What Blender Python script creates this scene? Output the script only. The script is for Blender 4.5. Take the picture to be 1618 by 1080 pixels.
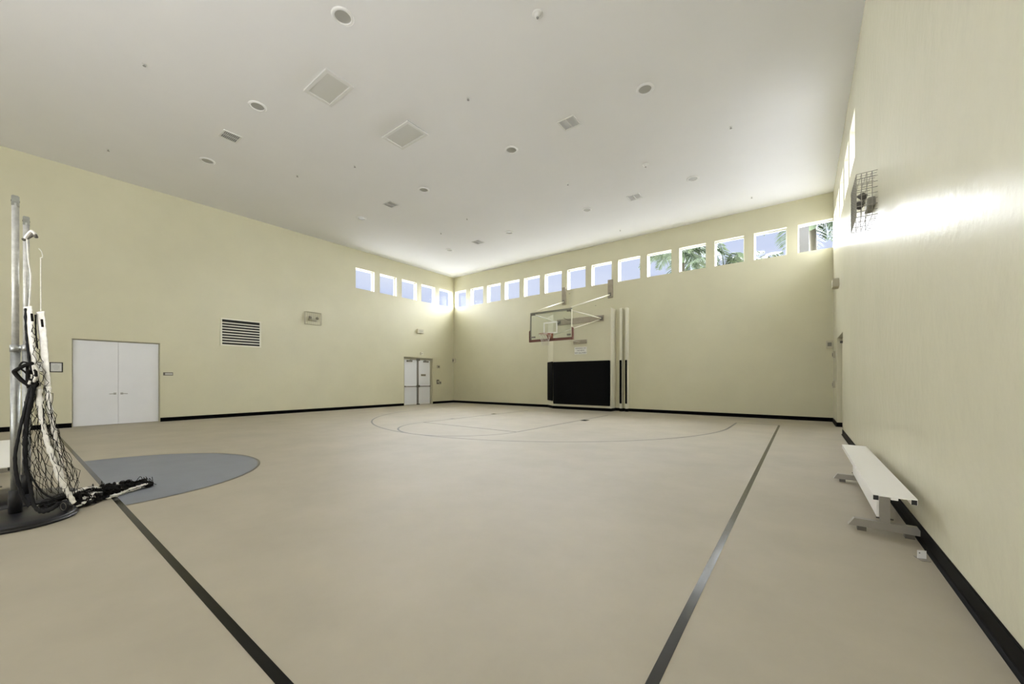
import bpy, bmesh, math, random
from mathutils import Vector, Matrix
random.seed(7)
PI = math.pi
scene = bpy.context.scene
COL = scene.collection
for o in list(bpy.data.objects):
    bpy.data.objects.remove(o)

# ------------------------------------------------------------------ camera
EYE = 1.338
cam_d = bpy.data.cameras.new('camera')
cam = bpy.data.objects.new('camera', cam_d)
COL.objects.link(cam)
cam.location = (0, 0, EYE)
cam.rotation_euler = (PI / 2, 0, 0.648)
cam_d.sensor_width = 36
cam_d.lens = 604.67 / 1618 * 36
cam_d.shift_y = (599.35 - 540) / 1618
cam_d.clip_start = 0.05
cam_d.clip_end = 300
scene.camera = cam

# ------------------------------------------------------------------ light
scene.view_settings.view_transform = 'Standard'
scene.view_settings.look = 'None'
scene.view_settings.gamma = 1
scene.view_settings.exposure = 0.07
try:
    scene.view_settings.use_curve_mapping = False
except Exception:
    pass
cy = scene.cycles
cy.use_denoising = True
try:
    cy.denoiser = 'OPENIMAGEDENOISE'
    cy.denoising_input_passes = 'RGB_ALBEDO_NORMAL'
except Exception:
    pass
cy.max_bounces = 10
cy.diffuse_bounces = 6
cy.glossy_bounces = 4
cy.transparent_max_bounces = 24
cy.sample_clamp_indirect = 6
cy.caustics_reflective = False
cy.caustics_refractive = False

world = bpy.data.worlds.new('sky')
scene.world = world
world.use_nodes = True
wn = world.node_tree.nodes
wl = world.node_tree.links
wn.clear()
wo = wn.new('ShaderNodeOutputWorld')
bg = wn.new('ShaderNodeBackground')
tc = wn.new('ShaderNodeTexCoord')
mp = wn.new('ShaderNodeMapping')
mp.inputs['Scale'].default_value = (1.0, 1.0, 5.0)
nz = wn.new('ShaderNodeTexNoise')
nz.inputs['Scale'].default_value = 2.2
nz.inputs['Detail'].default_value = 5
cr = wn.new('ShaderNodeValToRGB')
cr.color_ramp.elements[0].position = 0.35
cr.color_ramp.elements[0].color = (0.60, 0.67, 0.90, 1)
cr.color_ramp.elements[1].position = 0.75
cr.color_ramp.elements[1].color = (0.76, 0.80, 0.94, 1)
wl.new(tc.outputs['Generated'], mp.inputs['Vector'])
wl.new(mp.outputs['Vector'], nz.inputs['Vector'])
wl.new(nz.outputs['Fac'], cr.inputs['Fac'])
wl.new(cr.outputs['Color'], bg.inputs['Color'])
bg.inputs['Strength'].default_value = 1.0
wl.new(bg.outputs['Background'], wo.inputs['Surface'])


def sun(name, travel, energy, angle, color=(1, 1, 1)):
    d = bpy.data.lights.new(name, 'SUN')
    d.energy = energy
    d.angle = math.radians(angle)
    d.color = color
    o = bpy.data.objects.new(name, d)
    COL.objects.link(o)
    o.rotation_euler = Vector(travel).to_track_quat('-Z', 'Y').to_euler()
    o.location = (-8, 0, 12)
    return o


def area(name, loc, travel, sx, sy, power, color=(1, 1, 1)):
    d = bpy.data.lights.new(name, 'AREA')
    d.shape = 'RECTANGLE'
    d.size = sx
    d.size_y = sy
    d.energy = power
    d.color = color
    o = bpy.data.objects.new(name, d)
    COL.objects.link(o)
    o.location = loc
    o.rotation_euler = Vector(travel).to_track_quat('-Z', 'Y').to_euler()
    return o


# hazy bright daylight entering through the three rows of high windows
sun('daylight_back', (0.05, -1, -0.10), 85, 150, (0.95, 0.955, 1.0))
sun('daylight_left', (1, -0.1, -0.45), 58, 115, (0.95, 0.955, 1.0))
sun('daylight_right', (-1, -0.1, -0.45), 43, 115, (0.95, 0.955, 1.0))
# added fill lamps behind the camera, evening out the daylight from the windows
area('rear_fill_up', (-3.2, -4.8, 1.5), (0.05, 0.25, 1), 7, 4.5, 590, (0.95, 0.96, 1.0))
area('rear_fill_forward', (-4.0, -13.6, 3.4), (0.05, 1, 0.12), 8, 5.5, 250, (0.95, 0.96, 1.0))

# ------------------------------------------------------------------ materials
MATS = {}


def mat(name, color, rough=0.5, metal=0.0, noise=None, bump=None, spec=0.5, coat=0.0, alpha=None):
    """noise=(scale, amount, stretch) mottles the colour; bump=(scale, strength, distance, stretch)"""
    if name in MATS:
        return MATS[name]
    m = bpy.data.materials.new(name)
    m.use_nodes = True
    nt = m.node_tree
    b = nt.nodes['Principled BSDF']
    b.inputs['Base Color'].default_value = (*color, 1)
    b.inputs['Roughness'].default_value = rough
    b.inputs['Metallic'].default_value = metal
    b.inputs['Specular IOR Level'].default_value = spec
    b.inputs['Coat Weight'].default_value = coat
    t = nt.nodes.new('ShaderNodeTexCoord')
    if noise:
        mpn = nt.nodes.new('ShaderNodeMapping')
        mpn.inputs['Scale'].default_value = noise[2] if len(noise) > 2 else (1, 1, 1)
        n = nt.nodes.new('ShaderNodeTexNoise')
        n.inputs['Scale'].default_value = noise[0]
        n.inputs['Detail'].default_value = 6
        n.inputs['Roughness'].default_value = 0.6
        r = nt.nodes.new('ShaderNodeValToRGB')
        a = noise[1]
        r.color_ramp.elements[0].position = 0.3
        r.color_ramp.elements[1].position = 0.7
        r.color_ramp.elements[0].color = (*[c * (1 - a) for c in color], 1)
        r.color_ramp.elements[1].color = (*[min(1, c * (1 + a)) for c in color], 1)
        nt.links.new(t.outputs['Object'], mpn.inputs['Vector'])
        nt.links.new(mpn.outputs['Vector'], n.inputs['Vector'])
        nt.links.new(n.outputs['Fac'], r.inputs['Fac'])
        nt.links.new(r.outputs['Color'], b.inputs['Base Color'])
    if bump:
        mpb = nt.nodes.new('ShaderNodeMapping')
        mpb.inputs['Scale'].default_value = bump[3] if len(bump) > 3 else (1, 1, 1)
        n2 = nt.nodes.new('ShaderNodeTexNoise')
        n2.inputs['Scale'].default_value = bump[0]
        n2.inputs['Detail'].default_value = 4
        bp = nt.nodes.new('ShaderNodeBump')
        bp.inputs['Strength'].default_value = bump[1]
        bp.inputs['Distance'].default_value = bump[2]
        nt.links.new(t.outputs['Object'], mpb.inputs['Vector'])
        nt.links.new(mpb.outputs['Vector'], n2.inputs['Vector'])
        nt.links.new(n2.outputs['Fac'], bp.inputs['Height'])
        nt.links.new(bp.outputs['Normal'], b.inputs['Normal'])
    MATS[name] = m
    return m


def glass_mat(name, tint=(0.97, 0.98, 0.98), gloss=0.08):
    m = bpy.data.materials.new(name)
    m.use_nodes = True
    nt = m.node_tree
    nt.nodes.clear()
    o = nt.nodes.new('ShaderNodeOutputMaterial')
    tr = nt.nodes.new('ShaderNodeBsdfTransparent')
    tr.inputs['Color'].default_value = (*tint, 1)
    gl = nt.nodes.new('ShaderNodeBsdfGlossy')
    gl.inputs['Roughness'].default_value = 0.03
    fr = nt.nodes.new('ShaderNodeLayerWeight')
    fr.inputs['Blend'].default_value = 0.25
    mu = nt.nodes.new('ShaderNodeMath')
    mu.operation = 'MULTIPLY'
    mu.inputs[1].default_value = gloss * 4
    mx = nt.nodes.new('ShaderNodeMixShader')
    nt.links.new(fr.outputs['Fresnel'], mu.inputs[0])
    nt.links.new(mu.outputs[0], mx.inputs['Fac'])
    nt.links.new(tr.outputs[0], mx.inputs[1])
    nt.links.new(gl.outputs[0], mx.inputs[2])
    nt.links.new(mx.outputs[0], o.inputs['Surface'])
    MATS[name] = m
    return m


WALL = mat('wall_paint', (0.595, 0.572, 0.415), 0.42, noise=(0.7, 0.035), bump=(9, 0.25, 0.006, (1, 1, 0.5)))
WALLR = mat('wall_gloss_paint', (0.60, 0.58, 0.45), 0.27, spec=0.05, noise=(0.8, 0.03), bump=(7, 0.30, 0.016, (1, 1, 0.9)))
CEIL = mat('ceiling_paint', (0.87, 0.87, 0.885), 0.75, noise=(0.5, 0.015), bump=(60, 0.1, 0.002))
FLOOR = mat('sports_floor', (0.385, 0.348, 0.272), 0.56, spec=0.5, noise=(1.1, 0.075), bump=(120, 0.06, 0.001))
LINE = mat('line_paint', (0.006, 0.006, 0.005), 0.19, spec=0.12, bump=(60, 0.08, 0.001))
GLOSSL = mat('glossy_line_paint', (0.010, 0.010, 0.009), 0.17, spec=0.6, bump=(90, 0.12, 0.001))
THIN = mat('thin_line_paint', (0.045, 0.038, 0.028), 0.35, spec=0.3)
BLUE = mat('blue_paint', (0.205, 0.22, 0.25), 0.5, spec=0.35, noise=(3, 0.05), bump=(120, 0.06, 0.001))
BASE = mat('black_vinyl', (0.003, 0.003, 0.003), 0.4, spec=0.02)
WHITE = mat('white_enamel', (0.72, 0.73, 0.74), 0.35)
DOORW = mat('door_white', (0.75, 0.76, 0.78), 0.4, noise=(2, 0.015))
FRAMEP = mat('door_frame_paint', (0.42, 0.40, 0.30), 0.4)
TRIMW = mat('trim_paint', (0.74, 0.72, 0.60), 0.4)
STEEL = mat('brushed_steel', (0.42, 0.42, 0.40), 0.35, metal=0.9)
GALV = mat('galvanised_steel', (0.36, 0.37, 0.36), 0.38, metal=0.85, noise=(14, 0.18), bump=(20, 0.1, 0.001))
GALVW = mat('worn_paint_steel', (0.50, 0.50, 0.47), 0.4, metal=0.3, noise=(20, 0.2))
ALU = mat('aluminium', (0.34, 0.32, 0.28), 0.42, metal=0.6, noise=(3, 0.08, (1, 1, 1)))
SEATW = mat('powder_coated_seat', (0.88, 0.87, 0.84), 0.35, bump=(80, 0.05, 0.001, (1, 30, 1)))
BLACK = mat('black_plastic', (0.008, 0.008, 0.008), 0.45)
RUBBER = mat('black_rubber', (0.011, 0.011, 0.014), 0.34, spec=0.4, bump=(60, 0.1, 0.001))
PADM = mat('black_vinyl_pad', (0.005, 0.005, 0.005), 0.7, spec=0.05, bump=(4, 0.25, 0.01))
DARKM = mat('dark_void', (0.01, 0.01, 0.008), 0.8)
GREYM = mat('grey_metal', (0.20, 0.19, 0.16), 0.5, metal=0.3)
TANM = mat('tan_painted_timber', (0.34, 0.30, 0.23), 0.55, noise=(8, 0.1))
MAROON = mat('maroon_padding', (0.13, 0.045, 0.03), 0.5)
ORANGE = mat('rim_paint', (0.30, 0.12, 0.07), 0.4)
TUBEW = mat('cream_tube_paint', (0.70, 0.68, 0.56), 0.4)
NETW = mat('white_cord', (0.62, 0.60, 0.55), 0.8)
TAPEW = mat('white_net_tape', (0.80, 0.78, 0.73), 0.75, noise=(30, 0.15), bump=(50, 0.4, 0.004))
CORDB = mat('black_cord', (0.010, 0.009, 0.008), 0.85, spec=0.15)
TAPEB = mat('black_net_tape', (0.007, 0.007, 0.008), 0.7, spec=0.2, bump=(50, 0.4, 0.004))
VENTG = mat('vent_grey', (0.33, 0.33, 0.32), 0.5)
LENS = mat('lamp_diffuser', (0.44, 0.44, 0.42), 0.35)
PLATE = mat('switch_plate', (0.42, 0.39, 0.30), 0.4)
PLATED = mat('dark_device', (0.10, 0.09, 0.07), 0.45)
PAPER = mat('sign_paper', (0.62, 0.62, 0.60), 0.6)
INK = mat('printed_ink', (0.05, 0.05, 0.05), 0.6)
FROND = mat('palm_frond', (0.045, 0.07, 0.034), 0.5, noise=(2, 0.35))
FROND2 = mat('palm_frond_pale', (0.075, 0.105, 0.06), 0.5, noise=(2, 0.35))
TRUNK = mat('palm_trunk', (0.06, 0.055, 0.035), 0.8, noise=(10, 0.3, (1, 1, 6)))
GROUND = mat('outside_ground', (0.28, 0.28, 0.285), 0.9, noise=(1, 0.2))
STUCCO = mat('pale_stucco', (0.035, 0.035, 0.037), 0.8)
GLASS = glass_mat('window_glass', gloss=0.012)
BOARDG = glass_mat('backboard_glass', (0.95, 0.97, 0.96), 0.10)


# ------------------------------------------------------------------ mesh helpers
class MB:
    def __init__(self):
        self.v = []
        self.f = []

    def quad(self, *pts):
        n = len(self.v)
        self.v += [tuple(p) for p in pts]
        self.f.append(tuple(range(n, n + len(pts))))
        return self

    def box(self, a, b):
        x0, y0, z0 = a
        x1, y1, z1 = b
        x0, x1 = min(x0, x1), max(x0, x1)
        y0, y1 = min(y0, y1), max(y0, y1)
        z0, z1 = min(z0, z1), max(z0, z1)
        n = len(self.v)
        self.v += [(x0, y0, z0), (x1, y0, z0), (x1, y1, z0), (x0, y1, z0), (x0, y0, z1), (x1, y0, z1), (x1, y1, z1), (x0, y1, z1)]
        self.f += [tuple(n + i for i in q) for q in ((0, 3, 2, 1), (4, 5, 6, 7), (0, 1, 5, 4), (1, 2, 6, 5), (2, 3, 7, 6), (3, 0, 4, 7))]
        return self

    def prism(self, poly, axis, h0, h1):
        """extrude a 2D polygon; axis 'x': poly=(y,z), 'y': poly=(x,z), 'z': poly=(x,y)"""
        def P(p, h):
            if axis == 'x':
                return (h, p[0], p[1])
            if axis == 'y':
                return (p[0], h, p[1])
            return (p[0], p[1], h)
        n = len(self.v)
        k = len(poly)
        self.v += [P(p, h0) for p in poly] + [P(p, h1) for p in poly]
        self.f.append(tuple(range(n + k - 1, n - 1, -1)))
        self.f.append(tuple(range(n + k, n + 2 * k)))
        for i in range(k):
            j = (i + 1) % k
            self.f.append((n + i, n + j, n + k + j, n + k + i))
        return self

    def tube(self, pts, r, seg=8, caps=True, flat=1.0, closed=False):
        pts = [Vector(p) for p in pts]
        n0 = len(self.v)
        up = Vector((0, 0, 1))
        K = len(pts)
        rr = r if isinstance(r, (list, tuple)) else [r] * K
        prev = None
        for i, p in enumerate(pts):
            if closed:
                d = pts[(i + 1) % K] - pts[i - 1]
            else:
                d = pts[min(i + 1, K - 1)] - pts[max(i - 1, 0)]
            if d.length < 1e-9:
                d = Vector((0, 0, 1))
            d.normalize()
            if prev is None:
                a = up if abs(d.z) < 0.9 else Vector((1, 0, 0))
                x = d.cross(a).normalized()
            else:
                x = (prev - d * prev.dot(d))
                if x.length < 1e-6:
                    x = d.cross(up)
                x.normalize()
            prev = x
            y = d.cross(x)
            for k in range(seg):
                t = 2 * PI * k / seg
                self.v.append(tuple(p + x * math.cos(t) * rr[i] + y * math.sin(t) * rr[i] * flat))
        for i in range(K - 1 + (1 if closed else 0)):
            i2 = (i + 1) % K
            for k in range(seg):
                k2 = (k + 1) % seg
                self.f.append((n0 + i * seg + k, n0 + i * seg + k2, n0 + i2 * seg + k2, n0 + i2 * seg + k))
        if caps and not closed:
            self.f.append(tuple(n0 + k for k in range(seg - 1, -1, -1)))
            self.f.append(tuple(n0 + (K - 1) * seg + k for k in range(seg)))
        return self

    def lathe(self, prof, seg=32, c=(0, 0, 0), cap0=True, cap1=True):
        n0 = len(self.v)
        for r, z in prof:
            for k in range(seg):
                t = 2 * PI * k / seg
                self.v.append((c[0] + r * math.cos(t), c[1] + r * math.sin(t), c[2] + z))
        for i in range(len(prof) - 1):
            for k in range(seg):
                k2 = (k + 1) % seg
                self.f.append((n0 + i * seg + k, n0 + i * seg + k2, n0 + (i + 1) * seg + k2, n0 + (i + 1) * seg + k))
        if cap0:
            self.f.append(tuple(n0 + k for k in range(seg - 1, -1, -1)))
        if cap1:
            self.f.append(tuple(n0 + (len(prof) - 1) * seg + k for k in range(seg)))
        return self

    def build(self, name, m, parent=None, smooth=False, bevel=0, loc=None, rz=0, weld=False):
        me = bpy.data.meshes.new(name)
        me.from_pydata(self.v, [], self.f)
        bm = bmesh.new()
        bm.from_mesh(me)
        if weld:
            bmesh.ops.remove_doubles(bm, verts=bm.verts, dist=1e-5)
        bmesh.ops.recalc_face_normals(bm, faces=bm.faces)
        if bevel:
            bmesh.ops.bevel(bm, geom=list(bm.edges), offset=bevel, segments=2, affect='EDGES', clamp_overlap=True)
        bm.to_mesh(me)
        bm.free()
        me.materials.append(m)
        if smooth:
            for p in me.polygons:
                p.use_smooth = True
        o = bpy.data.objects.new(name, me)
        COL.objects.link(o)
        if parent:
            o.parent = parent
        if loc:
            o.location = loc
        o.rotation_euler[2] = rz
        return o


def tag(o, label=None, cat=None, group=None, kind=None):
    if label:
        o['label'] = label
    if cat:
        o['category'] = cat
    if group:
        o['group'] = group
    if kind:
        o['kind'] = kind
    return o


def empty(name, loc=(0, 0, 0), rz=0):
    o = bpy.data.objects.new(name, None)
    COL.objects.link(o)
    o.location = loc
    o.rotation_euler[2] = rz
    o.empty_display_size = 0.2
    return o


def copy_tree(o, parent=None):
    c = o.copy()
    COL.objects.link(c)
    if parent:
        c.parent = parent
    for ch in list(o.children):
        copy_tree(ch, c)
    return c


def struct(name, mb, m, **k):
    o = mb.build(name, m, **k)
    o['kind'] = 'structure'
    return o


def holed_wall(axis, d0, d1, u0, u1, z0, z1, holes):
    """solid wall slab between d0 and d1 with rectangular through openings (ua,ub,za,zb)"""
    us = sorted({u0, u1, *[h[0] for h in holes], *[h[1] for h in holes]})
    zs = sorted({z0, z1, *[h[2] for h in holes], *[h[3] for h in holes]})

    def solid(i, j):
        if i < 0 or j < 0 or i >= len(us) - 1 or j >= len(zs) - 1:
            return False
        cu = (us[i] + us[i + 1]) / 2
        cz = (zs[j] + zs[j + 1]) / 2
        return not any(h[0] < cu < h[1] and h[2] < cz < h[3] for h in holes)

    def P(d, u, z):
        return (d, u, z) if axis == 'x' else (u, d, z)
    mb = MB()
    for i in range(len(us) - 1):
        for j in range(len(zs) - 1):
            if not solid(i, j):
                continue
            a, b, c, e = us[i], us[i + 1], zs[j], zs[j + 1]
            mb.quad(P(d0, a, c), P(d0, b, c), P(d0, b, e), P(d0, a, e))
            mb.quad(P(d1, a, c), P(d1, b, c), P(d1, b, e), P(d1, a, e))
            if not solid(i - 1, j):
                mb.quad(P(d0, a, c), P(d1, a, c), P(d1, a, e), P(d0, a, e))
            if not solid(i + 1, j):
                mb.quad(P(d0, b, c), P(d1, b, c), P(d1, b, e), P(d0, b, e))
            if not solid(i, j - 1):
                mb.quad(P(d0, a, c), P(d1, a, c), P(d1, b, c), P(d0, b, c))
            if not solid(i, j + 1):
                mb.quad(P(d0, a, e), P(d1, a, e), P(d1, b, e), P(d0, b, e))
    return mb


# ------------------------------------------------------------------ the hall
XL, XR, YB, YR, H = -16.263, 0.797, 15.826, -14.33, 7.29
T = 0.26                                   # wall thickness
WZ0, WZ1 = 5.53, 6.46                      # window row
back_wins = [(-16.15 + 1.2345 * i, -16.15 + 1.2345 * i + (0.94 if i else 0.87)) for i in range(14)]
side_wins = [(9.64, 10.60), (10.90, 11.86), (12.17, 13.13), (13.43, 14.39), (14.70, 15.64)]
rear_side = [(1.5 - b, 1.5 - a) for a, b in side_wins]
rw = [(a, b, WZ0, WZ1) for a, b in back_wins]
sw = [(a, b, WZ0, WZ1) for a, b in side_wins + rear_side]

struct('floor', MB().box((XL - T, YR - T, -0.2), (XR + 1.0, YB + T, 0)), FLOOR)
struct('ceiling', MB().box((XL - T, YR - T, H), (XR + 1.0, YB + T, H + 0.3)), CEIL)
struct('wall_back', holed_wall('y', YB, YB + T, XL - T, XR + T, 0, H, rw), WALL, weld=True)
struct('wall_rear', holed_wall('y', YR - T, YR, XL - T, XR + T, 0, H, rw), WALL, weld=True)
struct('wall_left', holed_wall('x', XL - T, XL, YR, YB, 0, H, sw + [(1.10, 2.95, -0.01, 2.49), (12.29, 14.23, -0.01, 2.50)]), WALL, weld=True)
struct('wall_right', holed_wall('x', XR, XR + T, YR, YB, 0, H, sw + [(12.29, 14.23, -0.01, 2.50)]), WALLR, weld=True)
struct('ground_outside', MB().box((-60, YR - 20, -0.5), (40, 70, -0.25)), GROUND)

# chase behind the hoop: chamfered projection with two slim fins beside it
PJ = 15.33
struct('wall_projection', MB().prism([(-9.80, YB), (-9.20, PJ), (-6.40, PJ), (-6.40, YB)], 'z', 0.0, 4.36), mat('projection_paint', (0.605, 0.583, 0.435), 0.42, noise=(0.7, 0.03)))
struct('lit_side_face', MB().box((-6.40, PJ - 0.002, 0), (-6.38, YB, 4.36)), TRIMW)  # paler board on the side face, window light put into its colour
struct('trim_1', MB().box((-6.135, 15.63, 0), (-6.035, YB, 4.35)), TRIMW)
struct('trim_2', MB().box((-5.89, 15.63, 0), (-5.80, YB, 4.35)), TRIMW)


# ------------------------------------------------------------------ windows
def window(n, along, u0, u1, d):
    """frame with its pane, standing at depth d of the wall opening; along = 'x' or 'y'"""
    w, fr, dp = u1 - u0, 0.035, 0.05
    h = WZ1 - WZ0
    mb = MB()
    mb.box((0, 0, 0), (w, dp, fr)).box((0, 0, h - fr), (w, dp, h)).box((0, 0, fr), (fr, dp, h - fr)).box((w - fr, 0, fr), (w, dp, h - fr))
    loc = (u0, d, WZ0) if along == 'x' else (d, u0, WZ0)
    o = struct('window_%d' % n, mb, WHITE, loc=loc, rz=0 if along == 'x' else PI / 2)
    MB().box((fr * .6, dp * .45, fr * .6), (w - fr * .6, dp * .6, h - fr * .6)).build('pane', GLASS, o)
    return o


k = 1
for a, b in side_wins:
    window(k, 'y', a, b, XL - 0.17)
    k += 1
for a, b in back_wins:
    window(k, 'x', a, b, YB + 0.17)
    k += 1
for a, b in side_wins:
    window(k, 'y', a, b, XR + 0.24)
    k += 1


# ------------------------------------------------------------------ baseboards (cove profile)
BH = 0.125
cove = [(0, 0), (0.028, 0), (0.024, 0.006), (0.014, 0.016), (0.011, 0.03), (0.011, BH - 0.006), (0.007, BH), (0, BH)]


def base_x(name, x0, x1, y, s=-1):
    return struct(name, MB().prism([(y + s * d, z) for d, z in cove], 'x', x0, x1), BASE)


def base_y(name, y0, y1, x, s):
    return struct(name, MB().prism([(x + s * d, z) for d, z in cove], 'y', y0, y1), BASE)


base_y('baseboard_left', YR, 1.10, XL, 1)
base_y('baseboard_left', 2.95, 12.29, XL, 1)
base_y('baseboard_left', 14.23, YB, XL, 1)
base_y('baseboard_right', YR, 12.29, XR, -1)
base_y('baseboard_right', 14.23, YB, XR, -1)
base_x('baseboard_back', XL, -9.80, YB)
base_x('baseboard_back', -5.80, XR, YB)
base_x('baseboard_back', -9.21, -6.37, PJ - 0.012)
mb = MB()
for (px, py), (qx, qy) in (((-9.80, YB), (-9.20, PJ)),):
    n = Vector((qy - py, px - qx, 0)).normalized()
    if n.y > 0:
        n = -n
    for d0, z0, d1, z1 in ((0.014, 0, 0.011, BH),):
        a0 = Vector((px, py, 0)) + n * 0.02
        b0 = Vector((qx, qy, 0)) + n * 0.02
        mb.prism([(px, py), (qx, qy), (b0.x, b0.y), (a0.x, a0.y)], 'z', 0, BH)
struct('baseboard_back', mb, BASE)
struct('baseboard_back', MB().box((-6.38, PJ, 0), (-6.37, YB, BH)).box((-6.38, YB - 0.02, 0), (-6.135, YB, BH)).box((-6.14, 15.61, 0), (-6.02, 15.63, BH))
       .box((-6.035, 15.63, 0), (-6.02, YB, BH)).box((-6.02, YB - 0.02, 0), (-5.895, YB, BH)).box((-5.90, 15.61, 0), (-5.785, 15.63, BH)).box((-5.80, 15.63, 0), (-5.785, YB, BH)), BASE)
struct('baseboard_right', MB().box((XR, 14.215, 0), (XR + 0.12, 14.229, BH)), BASE)


# ------------------------------------------------------------------ doors
def lever(parent, x, z, s):
    o = MB().lathe([(0.026, 0), (0.026, 0.008), (0.012, 0.012), (0.012, 0.05)], 16).build('door_handle', STEEL, parent, smooth=True)
    o.rotation_euler = (PI / 2, 0, 0)
    o.location = (x, 0, z)
    MB().tube([(0, 0.0, 0.045), (s * 0.03, 0.0, 0.05), (s * 0.12, 0, 0.05)], 0.009, 8).build('lever', STEEL, o, smooth=True)


# left wall double door: local x runs along the wall, local -y faces the hall
def flush_pair(name, loc, rz, w, h, inset, f=0.045):
    r = empty(name, loc, rz)
    r['kind'] = 'structure'
    MB().prism([(0, 0), (f, 0), (f, h - f), (w - f, h - f), (w - f, 0), (w, 0), (w, h), (0, h)], 'y', inset - 0.045, inset + 0.10).build('door_frame', FRAMEP, r)
    return r, f


d1, f = flush_pair('door_1', (XL, 1.10, 0), PI / 2, 1.85, 2.49, 0.12, 0.022)
for s in (0, 1):
    x0 = f + 0.004 if s == 0 else 1.85 / 2 + 0.003
    x1 = 1.85 / 2 - 0.003 if s == 0 else 1.85 - f - 0.004
    lf = MB().box((x0, 0.085, 0.012), (x1, 0.13, 2.46)).build('door_leaf', DOORW, d1)
    hx = x1 - 0.07 if s == 0 else x0 + 0.07
    o = MB().tube([(hx, 0.084, 0.92), (hx, 0.035, 0.92)], 0.012, 10).tube([(hx + (0.012 if s == 0 else -0.012), 0.035, 0.92), (hx + (-0.12 if s == 0 else 0.12), 0.032, 0.915)], 0.010, 8).build('door_handle', STEEL, lf)
    MB().box((hx - 0.028, 0.078, 0.89), (hx + 0.028, 0.085, 0.95)).build('handle_rose', STEEL, o)
struct('trim_3', MB().box((XL - T + 0.01, 1.0, 0), (XL - T - 0.02, 3.05, 2.6)), DARKM)

# far left double exit door with crash bars, closers and a centre mullion
d2, f = flush_pair('door_2', (XL, 12.29, 0), PI / 2, 1.94, 2.50, 0.14, 0.115)
for s in (0, 1):
    x0 = f + 0.004 if s == 0 else 0.97 + 0.045
    x1 = 0.97 - 0.045 if s == 0 else 1.94 - f - 0.004
    lf = MB().box((x0, 0.04, 0.012), (x1, 0.085, 2.38)).build('door_leaf', DOORW, d2, loc=(0, 0.07, 0))
    MB().box((x0 + 0.01, 0.033, 0.015), (x1 - 0.01, 0.039, 0.09)).build('daylight_leak', mat('leak_white', (0.8, 0.8, 0.78), 0.3), lf)  # near-white strip paints in the daylight leaking under the leaf
    mb = MB().tube([(x0 + 0.02, -0.03, 0.98), (x1 - 0.02, -0.03, 0.98)], 0.022, 10)
    mb.box((x0 + 0.005, -0.03, 0.95), (x0 + 0.045, 0.04, 1.01)).box((x1 - 0.045, -0.03, 0.95), (x1 - 0.005, 0.04, 1.01))
    mb.build('crash_bar', GREYM, lf)
    cx = x0 + 0.30 if s == 0 else x1 - 0.30
    MB().box((cx - 0.16, -0.03, 2.27), (cx + 0.16, 0.04, 2.35)).tube([(cx, -0.01, 2.36), (cx + (0.2 if s == 0 else -0.2), -0.04, 2.38), (cx + (0.05 if s == 0 else -0.05), 0.0, 2.40)], 0.012, 6).build('door_closer', GREYM, lf)
    if s == 1:
        sg = MB().box((x0 + 0.18, 0.036, 1.52), (x0 + 0.52, 0.039, 1.64)).build('door_sign', PLATE, lf)
        for q in range(4):
            MB().box((x0 + 0.21 + q * 0.075, 0.033, 1.55), (x0 + 0.26 + q * 0.075, 0.036, 1.61)).build('sign_mark', INK, sg)
MB().box((0.925, 0.0, 0.0), (1.015, 0.09, 2.45)).build('mullion', GREYM, d2, loc=(0, 0.07, 0))
MB().box((0.88, -0.05, 0.93), (1.06, 0.0, 1.04)).build('latch_case', PLATED, d2, loc=(0, 0.07, 0))
MB().box((0.86, -0.03, 2.34), (1.08, 0.0, 2.45)).build('mullion_cap', GREYM, d2, loc=(0, 0.07, 0))
MB().box((0.88, -0.03, 0.0), (1.06, 0.0, 0.06)).build('mullion_foot', PLATED, d2, loc=(0, 0.07, 0))
struct('trim_4', MB().box((XL - T + 0.01, 12.2, 0), (XL - T - 0.02, 14.3, 2.6)), DARKM)

# right wall door, seen only as a sliver of recess
d3 = empty('door_3', (XR, 14.23, 0), -PI / 2)
d3['kind'] = 'structure'
MB().prism([(0, 0), (f, 0), (f, 2.5 - f), (1.94 - f, 2.5 - f), (1.94 - f, 0), (1.94, 0), (1.94, 2.5), (0, 2.5)], 'y', 0.12, T).build('door_frame', TRIMW, d3)
for x0, x1 in ((f + .004, 0.965), (0.975, 1.94 - f - .004)):
    MB().box((x0, 0.20, 0.012), (x1, 0.245, 2.445)).build('door_leaf', DOORW, d3)
MB().box((0.06, 0.06, 2.36), (0.14, 0.12, 2.42)).build('door_closer', PLATED, d3)
struct('trim_5', MB().box((XR + T - 0.01, 12.2, 0), (XR + T + 0.02, 14.3, 2.6)), DARKM)

# ------------------------------------------------------------------ court markings (paint film on the floor)
HX, BL = -7.63, 13.663
floor_o = bpy.data.objects['floor']
Z0, Z1 = 0.0002, 0.0016


def strip(name, m, x0, y0, x1, y1):
    return MB().box((x0, y0, Z0), (x1, y1, Z1)).build(name, m, floor_o)


def arc(name, m, cx, cy, r, w, a0, a1, n=64, z=Z1):
    mb = MB()
    for i in range(n):
        t0 = a0 + (a1 - a0) * i / n
        t1 = a0 + (a1 - a0) * (i + 1) / n
        p = [(cx + q * math.cos(t), cy + q * math.sin(t)) for q, t in ((r - w / 2, t0), (r + w / 2, t0), (r + w / 2, t1), (r - w / 2, t1))]
        mb.quad(*[(x, y, z) for x, y in p])
    return mb.build(name, m, floor_o, weld=True)


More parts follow.
